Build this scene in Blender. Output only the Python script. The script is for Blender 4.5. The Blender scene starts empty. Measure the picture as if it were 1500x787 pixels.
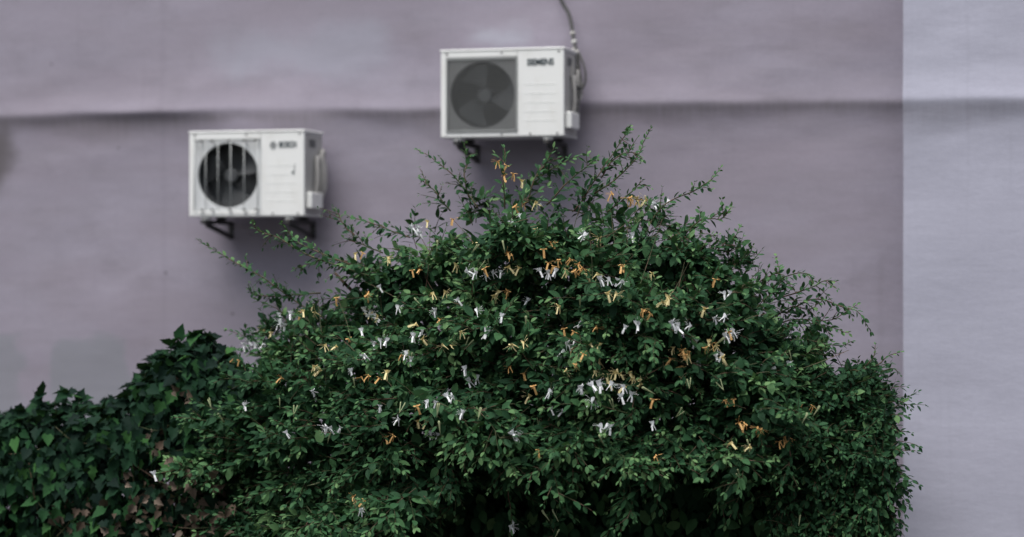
import bpy, bmesh, math, random
import numpy as np
from mathutils import Vector, Matrix
from mathutils.bvhtree import BVHTree

rng = np.random.default_rng(7)
random.seed(7)
S = bpy.context.scene
COL = S.collection
rad = math.radians

# ------------------------------------------------------------------ camera
YAW = rad(16.0)
FPX = 3360.0                      # focal length in pixels of the 1500 px wide photograph
DIST = 14.0
CAMZ = 1.7
F = np.array([-math.sin(YAW), math.cos(YAW), 0.0])
R = np.array([math.cos(YAW), math.sin(YAW), 0.0])
Z = np.array([0.0, 0.0, 1.0])
CAM = np.array([0.0, 0.0, CAMZ]) - F * DIST
cd = bpy.data.cameras.new('camera')
cd.sensor_width = 36.0
cd.lens = 36.0 * FPX / 1500.0
cd.clip_end = 2000.0
cd.dof.use_dof = True
cd.dof.focus_distance = 11.0
cd.dof.aperture_fstop = 0.85
cam = bpy.data.objects.new('camera', cd)
COL.objects.link(cam)
cam.location = CAM
cam.rotation_euler = (rad(90), 0, YAW)
S.camera = cam

# ------------------------------------------------------------------ sky, sun, exposure
SUN_EL, SUN_AZ = rad(66), rad(196)      # azimuth clockwise from +Y: behind the camera, a little left
w = bpy.data.worlds.new('World')
S.world = w
w.use_nodes = True
wn, wl = w.node_tree.nodes, w.node_tree.links
wn.clear()
sky = wn.new('ShaderNodeTexSky')
sky.sky_type = 'NISHITA'
sky.sun_disc = False
sky.sun_elevation = SUN_EL
sky.sun_rotation = SUN_AZ
sky.air_density = 1.0
sky.dust_density = 4.0
sky.ozone_density = 1.0
hs = wn.new('ShaderNodeHueSaturation')
hs.inputs['Saturation'].default_value = 0.52
bg = wn.new('ShaderNodeBackground')
bg.inputs['Strength'].default_value = 0.055
wo = wn.new('ShaderNodeOutputWorld')
wl.new(sky.outputs[0], hs.inputs['Color'])
wl.new(hs.outputs[0], bg.inputs['Color'])
wl.new(bg.outputs[0], wo.inputs['Surface'])

sl = bpy.data.lights.new('sun', 'SUN')
sl.energy = 1.5
sl.angle = rad(55)
sl.color = (1.0, 0.985, 0.96)
so = bpy.data.objects.new('sun', sl)
COL.objects.link(so)
sd = Vector((math.sin(SUN_AZ) * math.cos(SUN_EL), math.cos(SUN_AZ) * math.cos(SUN_EL), math.sin(SUN_EL)))
so.rotation_euler = sd.to_track_quat('Z', 'Y').to_euler()
so.location = (0, -6, 12)

S.view_settings.view_transform = 'Standard'
S.view_settings.look = 'None'
S.view_settings.exposure = 1.24
S.view_settings.gamma = 1.0


# ------------------------------------------------------------------ helpers: photo pixel -> place
def ray(px, py):
    return F + R * ((px - 750.0) / FPX) + Z * ((393.5 - py) / FPX)


def on_plane(px, py, y):
    d = ray(px, py)
    return CAM + d * ((y - CAM[1]) / d[1])


HY = -2.2                              # the plane of the hedge, parallel to the wall


def hedge(px, py, off):
    """Point on the line of sight, off metres in front of the hedge plane."""
    d = ray(px, py)
    t = (HY - CAM[1]) / d[1]
    return CAM + d * (t - off)


def norm(a):
    a = np.asarray(a, float)
    return a / np.maximum(np.linalg.norm(a, axis=-1, keepdims=True), 1e-9)


def sst(a, b, x):
    t = np.clip((x - a) / (b - a), 0, 1)
    return t * t * (3 - 2 * t)


_ph = rng.uniform(0, 6.28, (3, 24))
_fr = rng.normal(0, 1, (2, 24))


def lumps(x, y, s):
    """Smooth random field, about -1..1, with lumps of about s units."""
    v = 0
    for k in range(24):
        v = v + np.sin((x * _fr[0, k] + y * _fr[1, k]) * 2.2 / s + _ph[0, k])
    return v / 5.0


# ------------------------------------------------------------------ helpers: objects
def tag(o, label=None, cat=None, group=None, kind=None):
    if label: o['label'] = label
    if cat: o['category'] = cat
    if group: o['group'] = group
    if kind: o['kind'] = kind
    return o


def empty(name, loc=(0, 0, 0), label=None, cat=None, group=None):
    o = bpy.data.objects.new(name, None)
    o.empty_display_size = 0.1
    COL.objects.link(o)
    o.location = loc
    return tag(o, label, cat, group)


def link(name, me, parent=None, loc=None):
    o = bpy.data.objects.new(name, me)
    COL.objects.link(o)
    if parent: o.parent = parent
    if loc is not None: o.location = loc
    return o


def np_mesh(name, V, T, mat, smooth=True, tint=None):
    """Triangle or quad mesh from arrays."""
    V = np.asarray(V, np.float32)
    T = np.asarray(T, np.int32)
    k = T.shape[1]
    me = bpy.data.meshes.new(name)
    me.vertices.add(len(V))
    me.vertices.foreach_set('co', V.ravel())
    me.loops.add(T.size)
    me.loops.foreach_set('vertex_index', T.ravel())
    me.polygons.add(len(T))
    me.polygons.foreach_set('loop_start', np.arange(0, T.size, k, dtype=np.int32))
    if tint is not None:
        a = me.attributes.new('tint', 'FLOAT', 'POINT')
        a.data.foreach_set('value', np.asarray(tint, np.float32))
    for m in (mat if isinstance(mat, (list, tuple)) else [mat]):
        me.materials.append(m)
    me.update(calc_edges=True)
    me.validate()
    me.polygons.foreach_set('use_smooth', np.full(len(me.polygons), smooth))
    return me


class MB:
    """Collects shapes into one bmesh."""
    def __init__(s):
        s.bm = bmesh.new()

    def box(s, lo, hi, bevel=0.0, seg=2, mi=0):
        lo, hi = np.array(lo, float), np.array(hi, float)
        r = bmesh.ops.create_cube(s.bm, size=1.0)
        c, d = (lo + hi) / 2, hi - lo
        for v in r['verts']:
            v.co = Vector(c + np.array(v.co) * d)
        fs = {f for v in r['verts'] for f in v.link_faces}
        for f in fs: f.material_index = mi
        if bevel:
            es = list({e for f in fs for e in f.edges})
            bmesh.ops.bevel(s.bm, geom=es, offset=bevel, segments=seg, affect='EDGES', profile=0.5)
        return s

    def tube(s, pts, r, n=8, mi=0, cap=True):
        pts = [Vector(p) for p in pts]
        m = len(pts)
        rr = r if hasattr(r, '__len__') else [r] * m
        rings = []
        up = None
        for i, p in enumerate(pts):
            t = (pts[min(i + 1, m - 1)] - pts[max(i - 1, 0)]).normalized()
            if up is None:
                up = t.orthogonal().normalized()
            a = (up - t * up.dot(t)).normalized()
            up = a
            b = t.cross(a)
            rings.append([s.bm.verts.new(p + (a * math.cos(6.28318 * k / n) + b * math.sin(6.28318 * k / n)) * rr[i]) for k in range(n)])
        for i in range(m - 1):
            for k in range(n):
                f = s.bm.faces.new((rings[i][k], rings[i][(k + 1) % n], rings[i + 1][(k + 1) % n], rings[i + 1][k]))
                f.material_index = mi
                f.smooth = True
        if cap:
            s.bm.faces.new(list(reversed(rings[0]))).material_index = mi
            s.bm.faces.new(rings[-1]).material_index = mi
        return s

    def poly(s, pts, mi=0):
        f = s.bm.faces.new([s.bm.verts.new(Vector(p)) for p in pts])
        f.material_index = mi
        return s

    def mesh(s, name, mats):
        me = bpy.data.meshes.new(name)
        bmesh.ops.recalc_face_normals(s.bm, faces=s.bm.faces)
        s.bm.to_mesh(me)
        s.bm.free()
        for m in (mats if isinstance(mats, (list, tuple)) else [mats]):
            me.materials.append(m)
        return me

    def build(s, name, mats, parent=None, loc=None):
        return link(name, s.mesh(name, mats), parent, loc)


def spline(pts, n):
    """Catmull-Rom through pts, n samples."""
    P = np.asarray(pts, float)
    P = np.vstack([2 * P[0] - P[1], P, 2 * P[-1] - P[-2]])
    m = len(P) - 3
    out = []
    for u in np.linspace(0, m - 1e-6, n):
        i = int(u)
        t = u - i
        a, b, c, d = P[i], P[i + 1], P[i + 2], P[i + 3]
        out.append(0.5 * (2 * b + (c - a) * t + (2 * a - 5 * b + 4 * c - d) * t * t + (3 * b - a - 3 * c + d) * t ** 3))
    return np.array(out)


# ------------------------------------------------------------------ helpers: materials
class NM:
    def __init__(s, name, rough=0.6, spec=0.3, color=(0.5, 0.5, 0.5)):
        s.m = bpy.data.materials.new(name)
        s.m.use_nodes = True
        s.nt = s.m.node_tree
        s.n = s.nt.nodes
        s.b = s.n['Principled BSDF']
        s.b.inputs['Roughness'].default_value = rough
        s.b.inputs['Specular IOR Level'].default_value = spec
        s.b.inputs['Base Color'].default_value = (*color, 1)

    def set(s, sock, v):
        if hasattr(v, 'is_output'):
            s.nt.links.new(v, sock)
        elif hasattr(v, '__len__') and len(v) == 3 and sock.type == 'RGBA':
            sock.default_value = (*v, 1)
        else:
            sock.default_value = v

    def math(s, op, a, b=0.0, c=None, clamp=False):
        q = s.n.new('ShaderNodeMath')
        q.operation = op
        q.use_clamp = clamp
        s.set(q.inputs[0], a)
        s.set(q.inputs[1], b)
        if c is not None: s.set(q.inputs[2], c)
        return q.outputs[0]

    def coord(s):
        if not hasattr(s, '_tc'):
            s._tc = s.n.new('ShaderNodeTexCoord')
        return s._tc.outputs['Object']

    def xyz(s, v=None):
        q = s.n.new('ShaderNodeSeparateXYZ')
        s.nt.links.new(v or s.coord(), q.inputs[0])
        return q.outputs

    def noise(s, scale=5.0, detail=4.0, stretch=(1, 1, 1), rough=0.55, off=(0, 0, 0)):
        mp = s.n.new('ShaderNodeMapping')
        mp.inputs['Scale'].default_value = stretch
        mp.inputs['Location'].default_value = off
        s.nt.links.new(s.coord(), mp.inputs[0])
        q = s.n.new('ShaderNodeTexNoise')
        q.inputs['Scale'].default_value = scale
        q.inputs['Detail'].default_value = detail
        q.inputs['Roughness'].default_value = rough
        s.nt.links.new(mp.outputs[0], q.inputs['Vector'])
        return q.outputs['Fac']

    def ramp(s, v, a, b, lo=0.0, hi=1.0):
        q = s.n.new('ShaderNodeMapRange')
        q.interpolation_type = 'SMOOTHSTEP'
        s.set(q.inputs['Value'], v)
        q.inputs['From Min'].default_value = a
        q.inputs['From Max'].default_value = b
        q.inputs['To Min'].default_value = lo
        q.inputs['To Max'].default_value = hi
        return q.outputs[0]

    def mix(s, f, a, b, mode='MIX'):
        q = s.n.new('ShaderNodeMix')
        q.data_type = 'RGBA'
        q.blend_type = mode
        s.set(q.inputs[0], f)
        s.set(q.inputs[6], a)
        s.set(q.inputs[7], b)
        return q.outputs[2]

    def bump(s, h, strength=0.3, dist=0.01):
        q = s.n.new('ShaderNodeBump')
        q.inputs['Strength'].default_value = strength
        q.inputs['Distance'].default_value = dist
        s.nt.links.new(h, q.inputs['Height'])
        s.nt.links.new(q.outputs[0], s.b.inputs['Normal'])

    def color(s, c):
        s.set(s.b.inputs['Base Color'], c)
        return s


LIP_Z = float(on_plane(750, 157, 0)[2])


def plaster(name, base, cool, warm, patches=(), spots=(), seams=(), lip=LIP_Z, dust=0.85):
    m = NM(name, rough=0.85, spec=0.2)
    x, y, z = m.xyz()
    big = m.noise(0.9, 3, (0.6, 1, 2.2))
    col = m.mix(m.ramp(big, 0.35, 0.68), base, cool)
    trowel = m.noise(2.2, 6, (0.9, 1, 3.6), 0.6, (3.1, 0, 7.7))
    col = m.mix(m.ramp(trowel, 0.40, 0.75, 0, 0.40), col, warm)
    pale = m.noise(1.1, 4, (0.9, 1, 1.7), 0.6, (11, 0, 2))
    col = m.mix(m.ramp(pale, 0.50, 0.78, 0, 0.40), col, tuple(min(1, c * 1.28) for c in cool))
    drip = m.noise(1.0, 3, (26, 1, 0.8), 0.6, (5, 0, 0))
    col = m.mix(m.ramp(drip, 0.55, 0.85, 0, 0.16), col, tuple(c * 0.6 for c in warm))
    blot = m.noise(3.2, 6, (1, 1, 1.3), 0.62, (17, 0, 3))
    col = m.mix(m.ramp(blot, 0.50, 0.72, 0, 0.50 * dust - 0.15), col, tuple(c * 0.78 for c in warm))
    fine = m.noise(38, 3)
    col = m.mix(m.ramp(fine, 0.3, 0.7, 0, 0.12), col, tuple(c * 0.7 for c in base))
    # dust caught and washed down below the lip of the upper render coat
    wob = m.noise(1.6, 3, (1, 1, 0.2), 0.5, (2, 0, 4))
    below = m.math('SUBTRACT', lip + 0.004, z)
    reach = m.math('MULTIPLY_ADD', wob, 0.52, -0.10)
    fall = m.math('SUBTRACT', 1.0, m.math('DIVIDE', below, m.math('MAXIMUM', reach, 0.05)), clamp=True)
    dirt = m.math('MULTIPLY', fall, m.ramp(below, -0.02, 0.05))
    stre = m.math('MULTIPLY_ADD', m.noise(1.0, 3, (34, 1, 1.2), 0.65), 1.2, 0.15, clamp=True)
    dirt = m.math('MULTIPLY', m.math('MULTIPLY', dirt, stre), dust, clamp=True)
    col = m.mix(dirt, col, (0.150, 0.135, 0.142))
    nx = m.math('MULTIPLY_ADD', m.noise(2.4, 3), 0.46, -0.23)
    nz = m.math('MULTIPLY_ADD', m.noise(2.4, 3, off=(9, 0, 9)), 0.46, -0.23)
    dx = m.math('ADD', x, nx)
    dz = m.math('ADD', z, nz)
    for (x0, x1, z0, z1, soft, c, amt) in patches:
        a = m.math('MULTIPLY', m.ramp(dx, x0 - soft, x0 + soft), m.ramp(dx, x1 - soft, x1 + soft, 1, 0))
        b = m.math('MULTIPLY', m.ramp(dz, z0 - soft, z0 + soft), m.ramp(dz, z1 - soft, z1 + soft, 1, 0))
        col = m.mix(m.math('MULTIPLY', m.math('MULTIPLY', a, b), amt), col, c)
    for (sx, sz, r) in spots:
        d = m.math('SQRT', m.math('ADD', m.math('POWER', m.math('SUBTRACT', x, sx), 2), m.math('POWER', m.math('SUBTRACT', z, sz), 2)))
        col = m.mix(m.ramp(d, r * 0.4, r, 0.75, 0), col, (0.10, 0.09, 0.10))
    for (sx, z0, z1) in seams:
        d = m.math('ABSOLUTE', m.math('ADD', m.math('SUBTRACT', x, sx), m.math('MULTIPLY', nx, 0.05)))
        a = m.math('MULTIPLY', m.ramp(d, 0.004, 0.03, 0.07, 0), m.math('MULTIPLY', m.ramp(z, z0 - 0.1, z0 + 0.1), m.ramp(z, z1 - 0.1, z1 + 0.1, 1, 0)))
        col = m.mix(a, col, tuple(c * 0.4 for c in warm))
    m.color(col)
    hgt = m.math('ADD', m.math('MULTIPLY', m.noise(6, 5, (1, 1, 2.5)), 1.0), m.math('MULTIPLY', m.noise(60, 3), 0.18))
    m.bump(hgt, 0.12, 0.02)
    return m.m


def wx(px, py): p = on_plane(px, py, 0); return float(p[0]), float(p[2])


pa0, pa1 = wx(75, 500), wx(190, 640)
pb0, pb1 = wx(-60, 492), wx(28, 640)
pc0, pc1 = wx(330, 48), wx(560, 100)
GREY = (0.222, 0.236, 0.262)
M_WALL = plaster('mauve_plaster', (0.280, 0.252, 0.303), (0.314, 0.292, 0.354), (0.250, 0.230, 0.264),
                 patches=[(pa0[0], pa1[0], pa1[1], pa0[1], 0.035, GREY, 0.65), (pb0[0], pb1[0], pb1[1], pb0[1], 0.035, GREY, 0.6),
                          (pc0[0], pc1[0], pc1[1], pc0[1], 0.12, (0.33, 0.335, 0.40), 0.55),
                          (wx(700, 40)[0], wx(760, 60)[0], wx(700, 62)[1], wx(700, 35)[1], 0.06, (0.36, 0.37, 0.43), 0.6),
                          (wx(-40, 300)[0], wx(16, 150)[0], wx(0, 275)[1], wx(0, 178)[1], 0.10, (0.11, 0.10, 0.105), 0.85)],
                 spots=[(*wx(76, 94), 0.012), (*wx(174, 217), 0.011), (*wx(243, 400), 0.014), (*wx(341, 460), 0.014)],
                 seams=[(wx(240, 200)[0], 0.3, 6.5), (wx(1290, 460)[0], 1.0, 1.8)])
M_PALE = plaster('pale_plaster', (0.396, 0.396, 0.480), (0.412, 0.414, 0.500), (0.380, 0.378, 0.458),
                 seams=[(2.55 + 0.52, 0.0, 0.42), (2.55 + 0.95, 0.3, 2.6)], lip=LIP_Z - 0.055, dust=0.50)

m = NM('asphalt', rough=0.9, spec=0.2)
m.color(m.mix(m.ramp(m.noise(40, 4), 0.35, 0.7), (0.040, 0.040, 0.042), (0.065, 0.063, 0.060)))
m.bump(m.noise(120, 3), 0.4, 0.01)
M_GROUND = m.m

# ------------------------------------------------------------------ ground
gm = np_mesh('ground', [(-300, -300, 0), (300, -300, 0), (300, 300, 0), (-300, 300, 0)], [(0, 1, 2, 3)], M_GROUND, False)
tag(link('ground', gm), kind='structure')

# ------------------------------------------------------------------ building
WALL_TOP = 8.0
EDGE = on_plane(1323, 300, -0.50)       # left corner of the pale bay, which stands half a metre proud
bld = empty('building', (0, 0, 0), 'mauve plastered building with a sagging horizontal lip and a paler bay standing forward', 'building')


def wall_sheet(name, xs, depth, mat, seed):
    """Plaster face: an upper coat that flares to a wavy lip over a slightly recessed lower coat; returns at sides and top."""
    zs = np.unique(np.round(np.concatenate([np.arange(0, LIP_Z - 0.3, 0.12), np.arange(LIP_Z - 0.3, LIP_Z - 0.06, 0.02),
                                            np.arange(LIP_Z - 0.06, LIP_Z + 0.05, 0.005), np.arange(LIP_Z + 0.05, LIP_Z + 0.35, 0.02),
                                            np.arange(LIP_Z + 0.35, WALL_TOP, 0.14), [WALL_TOP]]), 4))
    X, ZZ = np.meshgrid(xs, zs)
    lipz = LIP_Z - (0.055 if depth < 0 else 0) + 0.016 * lumps(X * 1.0 + seed, 0 * X, 1.6) + 0.008 * lumps(X + seed * 3, 0 * X + 5, 0.35)
    flare = 0.031 + 0.011 * lumps(X + 9 + seed, 0 * X + 2, 0.8)
    up = ZZ - lipz
    above = 1 / (1 + np.exp(-(up + 0.004) / 0.008))
    up = np.sign(up) * (np.sqrt(up * up + 0.028 ** 2) - 0.028)
    roll = 0.080 + 0.034 * lumps(X * 0.8 + seed, 0 * X + 7, 0.9)
    prof = above * 0.002 + flare * np.where(up > 0, np.exp(-np.maximum(up, 0) / 0.10), np.exp(-np.maximum(-up, 0) / np.maximum(roll, 0.02)))
    dent = 0.0
    und = 0.0045 * lumps(X + seed, ZZ * 1.6, 0.7) + 0.002 * lumps(X * 2 + 4, ZZ * 5 + seed, 0.6)
    Y = depth - prof - dent - und
    edge = np.minimum(np.abs(X - xs[0]), np.abs(X - xs[-1]))
    V = np.stack([X, Y, ZZ], -1).reshape(-1, 3)
    nx, nz = len(xs), len(zs)
    i = (np.arange(nz - 1)[:, None] * nx + np.arange(nx - 1)[None]).ravel()
    Q = np.stack([i, i + 1, i + 1 + nx, i + nx], 1)
    V = list(V)
    Q = list(Q)
    # returns: both ends, top, back
    back = depth + 5.0
    col0, col1 = len(V), len(V) + nz          # own corner vertices, so that the corner shades crisp
    V += [V[j * nx] for j in range(nz)] + [V[j * nx + nx - 1] for j in range(nz)]
    base = len(V)
    for j in range(nz):
        V.append((xs[0], back, zs[j]))
    for j in range(nz):
        V.append((xs[-1], back, zs[j]))
    for j in range(nz - 1):
        Q.append((base + j, col0 + j, col0 + j + 1, base + j + 1))
        Q.append((col1 + j, base + nz + j, base + nz + j + 1, col1 + j + 1))
        Q.append((base + nz + j, base + j, base + j + 1, base + nz + j + 1))
    me = np_mesh(name, V, Q, mat, True)
    # flat corner: split smoothing at the returns
    n_front = (nx - 1) * (nz - 1)
    sm = np.ones(len(me.polygons), bool)
    sm[n_front:] = False
    me.polygons.foreach_set('use_smooth', sm)
    return link(name, me, bld)


wall_sheet('rear_wall', np.arange(-9.0, EDGE[0] + 0.10, 0.055), 0.0, M_WALL, 0.0)
wall_sheet('projecting_bay', np.arange(EDGE[0], EDGE[0] + 4.5, 0.055), -0.50, M_PALE, 31.7)

# ------------------------------------------------------------------ air conditioner materials
def paint(name, c, grime, rough=0.45):
    m = NM(name, rough=rough, spec=0.4)
    g = m.noise(7, 5, (1, 1, 0.5), 0.6)
    col = m.mix(m.ramp(g, 0.45, 0.8, 0, 0.5), c, grime)
    col = m.mix(m.ramp(m.noise(2.0, 3, (22, 4, 0.8), 0.6), 0.58, 0.85, 0, 0.30), col, grime)
    m.color(col)
    m.bump(m.noise(30, 3), 0.08, 0.004)
    return m.m


M_AC = paint('white_enamel', (0.80, 0.81, 0.80), (0.62, 0.61, 0.57))
M_ACGREY = paint('grey_enamel', (0.42, 0.42, 0.41), (0.30, 0.29, 0.27))
M_SLAT = paint('slat_plastic', (0.27, 0.28, 0.28), (0.20, 0.20, 0.195), 0.55)
M_PLATE = paint('grille_plate', (0.40, 0.40, 0.40), (0.30, 0.295, 0.285), 0.5)
M_PLATEW = paint('pale_plate', (0.62, 0.64, 0.65), (0.46, 0.46, 0.44), 0.5)
M_WIRE = paint('coated_wire', (0.52, 0.54, 0.54), (0.30, 0.29, 0.28), 0.4)
M_FAN = paint('fan_plastic', (0.130, 0.135, 0.142), (0.09, 0.09, 0.09), 0.5)
M_DARK = paint('dark_fins', (0.115, 0.12, 0.125), (0.08, 0.08, 0.08), 0.6)
M_FINS = paint('pale_fins', (0.24, 0.25, 0.26), (0.18, 0.18, 0.18), 0.6)
M_BLADE = paint('dark_fan_plastic', (0.060, 0.064, 0.068), (0.045, 0.045, 0.045), 0.6)
M_STEEL = paint('dark_bracket', (0.045, 0.045, 0.047), (0.06, 0.042, 0.032), 0.6)
M_PIPE = paint('pipe_wrap', (0.36, 0.35, 0.34), (0.22, 0.21, 0.20), 0.7)
M_CABLE = paint('grey_cable', (0.060, 0.060, 0.060), (0.12, 0.115, 0.11), 0.6)
M_INK = NM('badge_ink', 0.5, 0.3, (0.025, 0.045, 0.055)).m
M_SEAM = NM('seam_grey', 0.6, 0.2, (0.76, 0.77, 0.76)).m


def text_mesh(name, body, size, thick, mat):
    cu = bpy.data.curves.new(name, 'FONT')
    cu.body = body
    cu.size = size
    cu.extrude = 0.0012
    cu.offset = thick
    cu.align_x = 'LEFT'
    o = bpy.data.objects.new(name, cu)
    COL.objects.link(o)
    bpy.context.view_layer.update()
    me = bpy.data.meshes.new_from_object(o.evaluated_get(bpy.context.evaluated_depsgraph_get()))
    bpy.data.objects.remove(o)
    me.name = name
    me.materials.clear()
    me.materials.append(mat)
    return me


def holed_plate(mb, x0, x1, z0, z1, cx, cz, r, y, n=64, mi=0):
    """Flat plate with a round hole."""
    ang = [2 * math.pi * k / n for k in range(n)]
    ang += [math.atan2(zc - cz, xc - cx) % (2 * math.pi) for xc in (x0, x1) for zc in (z0, z1)]
    ang = sorted(set(round(a, 6) for a in ang))
    inn, out = [], []
    for a in ang:
        c, s_ = math.cos(a), math.sin(a)
        inn.append(mb.bm.verts.new((cx + r * c, y, cz + r * s_)))
        k = min([(x1 - cx) / c if c > 1e-9 else 1e9, (x0 - cx) / c if c < -1e-9 else 1e9,
                 (z1 - cz) / s_ if s_ > 1e-9 else 1e9, (z0 - cz) / s_ if s_ < -1e-9 else 1e9])
        out.append(mb.bm.verts.new((cx + k * c, y, cz + k * s_)))
    for i in range(len(ang)):
        j = (i + 1) % len(ang)
        f = mb.bm.faces.new((inn[i], inn[j], out[j], out[i]))
        f.material_index = mi


def make_ac(px0, px1, pyt, pyb, label, style):
    YF, YB = -0.43, -0.11                        # front and back of the casing
    a, b = on_plane(px0, pyb, YF), on_plane(px1, pyt, YF)
    a2 = on_plane(px1, pyb, YF)
    W = float(a2[0] - a[0])
    H = float(b[2] - a2[2])
    D = YB - YF
    z0 = float((a[2] + a2[2]) / 2)
    t = empty('air_conditioner', (float(a[0]) + W / 2, YB, z0), label, 'air conditioner', 'outdoor air conditioners fixed to the mauve wall')
    X0, X1 = -W / 2, W / 2                       # local frame: x across, y=-D front, z up
    if style == 'slats':
        gx0, gx1, gz0, gz1 = X0 + W * 0.047, X0 + W * 0.625, H * 0.06, H * 0.935
        cx, cz, r = X0 + W * 0.336, H * 0.495, W * 0.262
    else:
        gx0, gx1, gz0, gz1 = X0 + W * 0.045, X0 + W * 0.625, H * 0.065, H * 0.92
        cx, cz, r = X0 + W * 0.335, H * 0.49, W * 0.265
    # casing: shell of sheet metal with an open fan side
    mb = MB()
    e = 0.008
    mb.box((X0, -D + 0.012, H - e), (X1, 0, H), 0.003)
    mb.box((X0, -D + 0.012, 0), (X1, 0, e), 0.003)
    mb.box((X0, -D + 0.012, e), (X0 + e, 0, H - e), 0.002)
    mb.box((X0 + e, -0.006, e), (X1 - e, 0, H - e))
    casing = mb.build('casing', M_AC, t)
    # lid with a slight lip, fixed by screws
    MB().box((X0 - 0.004, -D - 0.004, H), (X1 + 0.004, 0.004, H + 0.014), 0.005).build('lid', M_AC, t)
    # front panel: frame round the fan opening, then the service side
    mb = MB()
    y = -D
    mb.box((X0, y, 0), (gx0, y + 0.02, H), 0.006)
    mb.box((gx1, y, 0), (X1, y + 0.02, H), 0.006)
    mb.box((gx0, y, 0), (gx1, y + 0.02, gz0), 0.004)
    mb.box((gx0, y, gz1), (gx1, y + 0.02, H), 0.004)
    fp = mb.build('front_panel', M_AC, t)
    # pressed lines and screws of the service side
    mb = MB()
    for k in range(5):
        zz = H * (0.60 - 0.105 * k)
        mb.box((gx1 + W * 0.06, y - 0.0015, zz), (X1 - W * 0.07, y + 0.001, zz + 0.003), 0.001, 1)
    mb.build('pressed_lines', M_SEAM, fp)
    for sx, sz in ((X0 + W * 0.5, H - 0.012), (X1 - 0.03, H - 0.012), (X0 + 0.04, H - 0.012), (X0 + W * 0.5, 0.016), (X0 + W * 0.73, 0.016), (X1 - 0.04, 0.016)):
        MB().tube([(sx, y - 0.003, sz), (sx, y + 0.001, sz)], 0.006, 8).build('screw', M_STEEL, fp)
    # recessed plate with the round opening and its ring
    plate = M_PLATE if style == 'slats' else M_PLATEW
    mb = MB()
    holed_plate(mb, gx0, gx1, gz0, gz1, cx, cz, r, y + 0.010)
    n = 64
    prev = None
    for k in range(n + 1):
        an = 2 * math.pi * k / n
        p = [(cx + rr * math.cos(an), yy, cz + rr * math.sin(an)) for rr, yy in ((r, y + 0.0101), (r * 0.985, y + 0.016), (r * 0.97, y + 0.13))]
        if prev:
            for q in range(2):
                mb.poly([prev[q], p[q], p[q + 1], prev[q + 1]], mi=q)
        prev = p
    bmesh.ops.remove_doubles(mb.bm, verts=mb.bm.verts, dist=1e-5)
    fr = mb.build('fan_plate', [plate, M_BLADE], t)
    # heat exchanger behind the fan
    mb = MB()
    mb.box((X0 + 0.02, -0.07, 0.02), (gx1 - 0.01, -0.02, H - 0.02))
    for k in range(36):
        xx = X0 + 0.025 + (gx1 - X0 - 0.04) * k / 35
        mb.box((xx, -0.076, 0.022), (xx + 0.003, -0.0701, H - 0.022))
    mb.build('heat_exchanger', M_DARK if style == 'slats' else M_FINS, t)
    # fan with hub and blades
    fan = MB().tube([(cx, y + 0.055, cz), (cx, y + 0.06, cz), (cx, y + 0.13, cz)], [r * 0.17, r * 0.22, r * 0.22], 24).build('fan', M_FAN if style == 'slats' else M_BLADE, t)
    nb = 3
    rot0 = 0.35 if style == 'slats' else 1.7
    bm_ = MB()
    rows = []
    for i in range(7):
        rr = r * (0.2 + 0.74 * i / 6)
        half = (0.30 + 0.30 * (i / 6) ** 0.8) * (1.0 if i < 6 else 0.86)
        sweep = 0.35 * (i / 6)
        row = []
        for j in range(6):
            q = j / 5 * 2 - 1
            an = sweep + q * half
            row.append(bm_.bm.verts.new((rr * math.cos(an), 0.028 * q + 0.01 * (i / 6), rr * math.sin(an))))
        rows.append(row)
    for i in range(6):
        for j in range(5):
            bm_.bm.faces.new((rows[i][j], rows[i][j + 1], rows[i + 1][j + 1], rows[i + 1][j])).smooth = True
    bme = bm_.mesh('blade', M_FAN if style == 'slats' else M_BLADE)
    for k in range(nb):
        o = link('blade', bme, fan)
        o.location = (cx, y + 0.085, cz)
        o.rotation_euler = (0, rot0 + k * 2 * math.pi / nb, 0)
    # guard
    if style == 'slats':
        mb = MB()
        e = 0.010
        mb.box((gx0, y - 0.008, gz0), (gx0 + e, y + 0.012, gz1), 0.002)
        mb.box((gx1 - e, y - 0.008, gz0), (gx1, y + 0.012, gz1), 0.002)
        mb.box((gx0 + e, y - 0.0078, gz0), (gx1 - e, y + 0.0118, gz0 + e), 0.002)
        mb.box((gx0 + e, y - 0.0078, gz1 - e * 1.8), (gx1 - e, y + 0.0118, gz1), 0.002)
        gd = mb.build('fan_guard', M_SLAT, t)
        ns = 30
        sm_ = MB().box((-(gx1 - gx0) / 2 + 0.012, -0.004, -0.0012), ((gx1 - gx0) / 2 - 0.012, 0.004, 0.0012), 0.0005, 1).mesh('slat', M_SLAT)
        for k in range(ns):
            zz = gz0 + 0.02 + (gz1 - gz0 - 0.05) * k / (ns - 1)
            o = link('slat', sm_, gd)
            o.location = ((gx0 + gx1) / 2, y - 0.001, zz)
    else:
        mb = MB()
        yy = y - 0.022
        c4 = [(gx0 + 0.01, yy, gz0 + 0.01), (gx1 - 0.01, yy, gz0 + 0.01), (gx1 - 0.01, yy, gz1 - 0.01), (gx0 + 0.01, yy, gz1 - 0.01)]
        for k in range(4):
            mb.tube([c4[k], c4[(k + 1) % 4]], 0.0035, 6)
            c = c4[k]
            mb.tube([c, (c[0], y + 0.008, c[2])], 0.0035, 6)
        gd = mb.build('fan_guard', M_WIRE, t)
        bar = MB().tube([(0, 0, gz0 + 0.006), (0, 0, gz1 - 0.006)], 0.0024, 6).mesh('bar', M_WIRE)
        for q in (0.095, 0.20, 0.385, 0.575, 0.775, 0.905):
            if q in (0.095, 0.905): continue
            o = link('bar', bar, gd)
            o.location = (gx0 + (gx1 - gx0) * q, yy - 0.004, 0)
        clip = MB().box((-0.008, -0.01, -0.005), (0.008, 0.02, 0.005), 0.002, 1).mesh('clip', M_STEEL)
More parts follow.
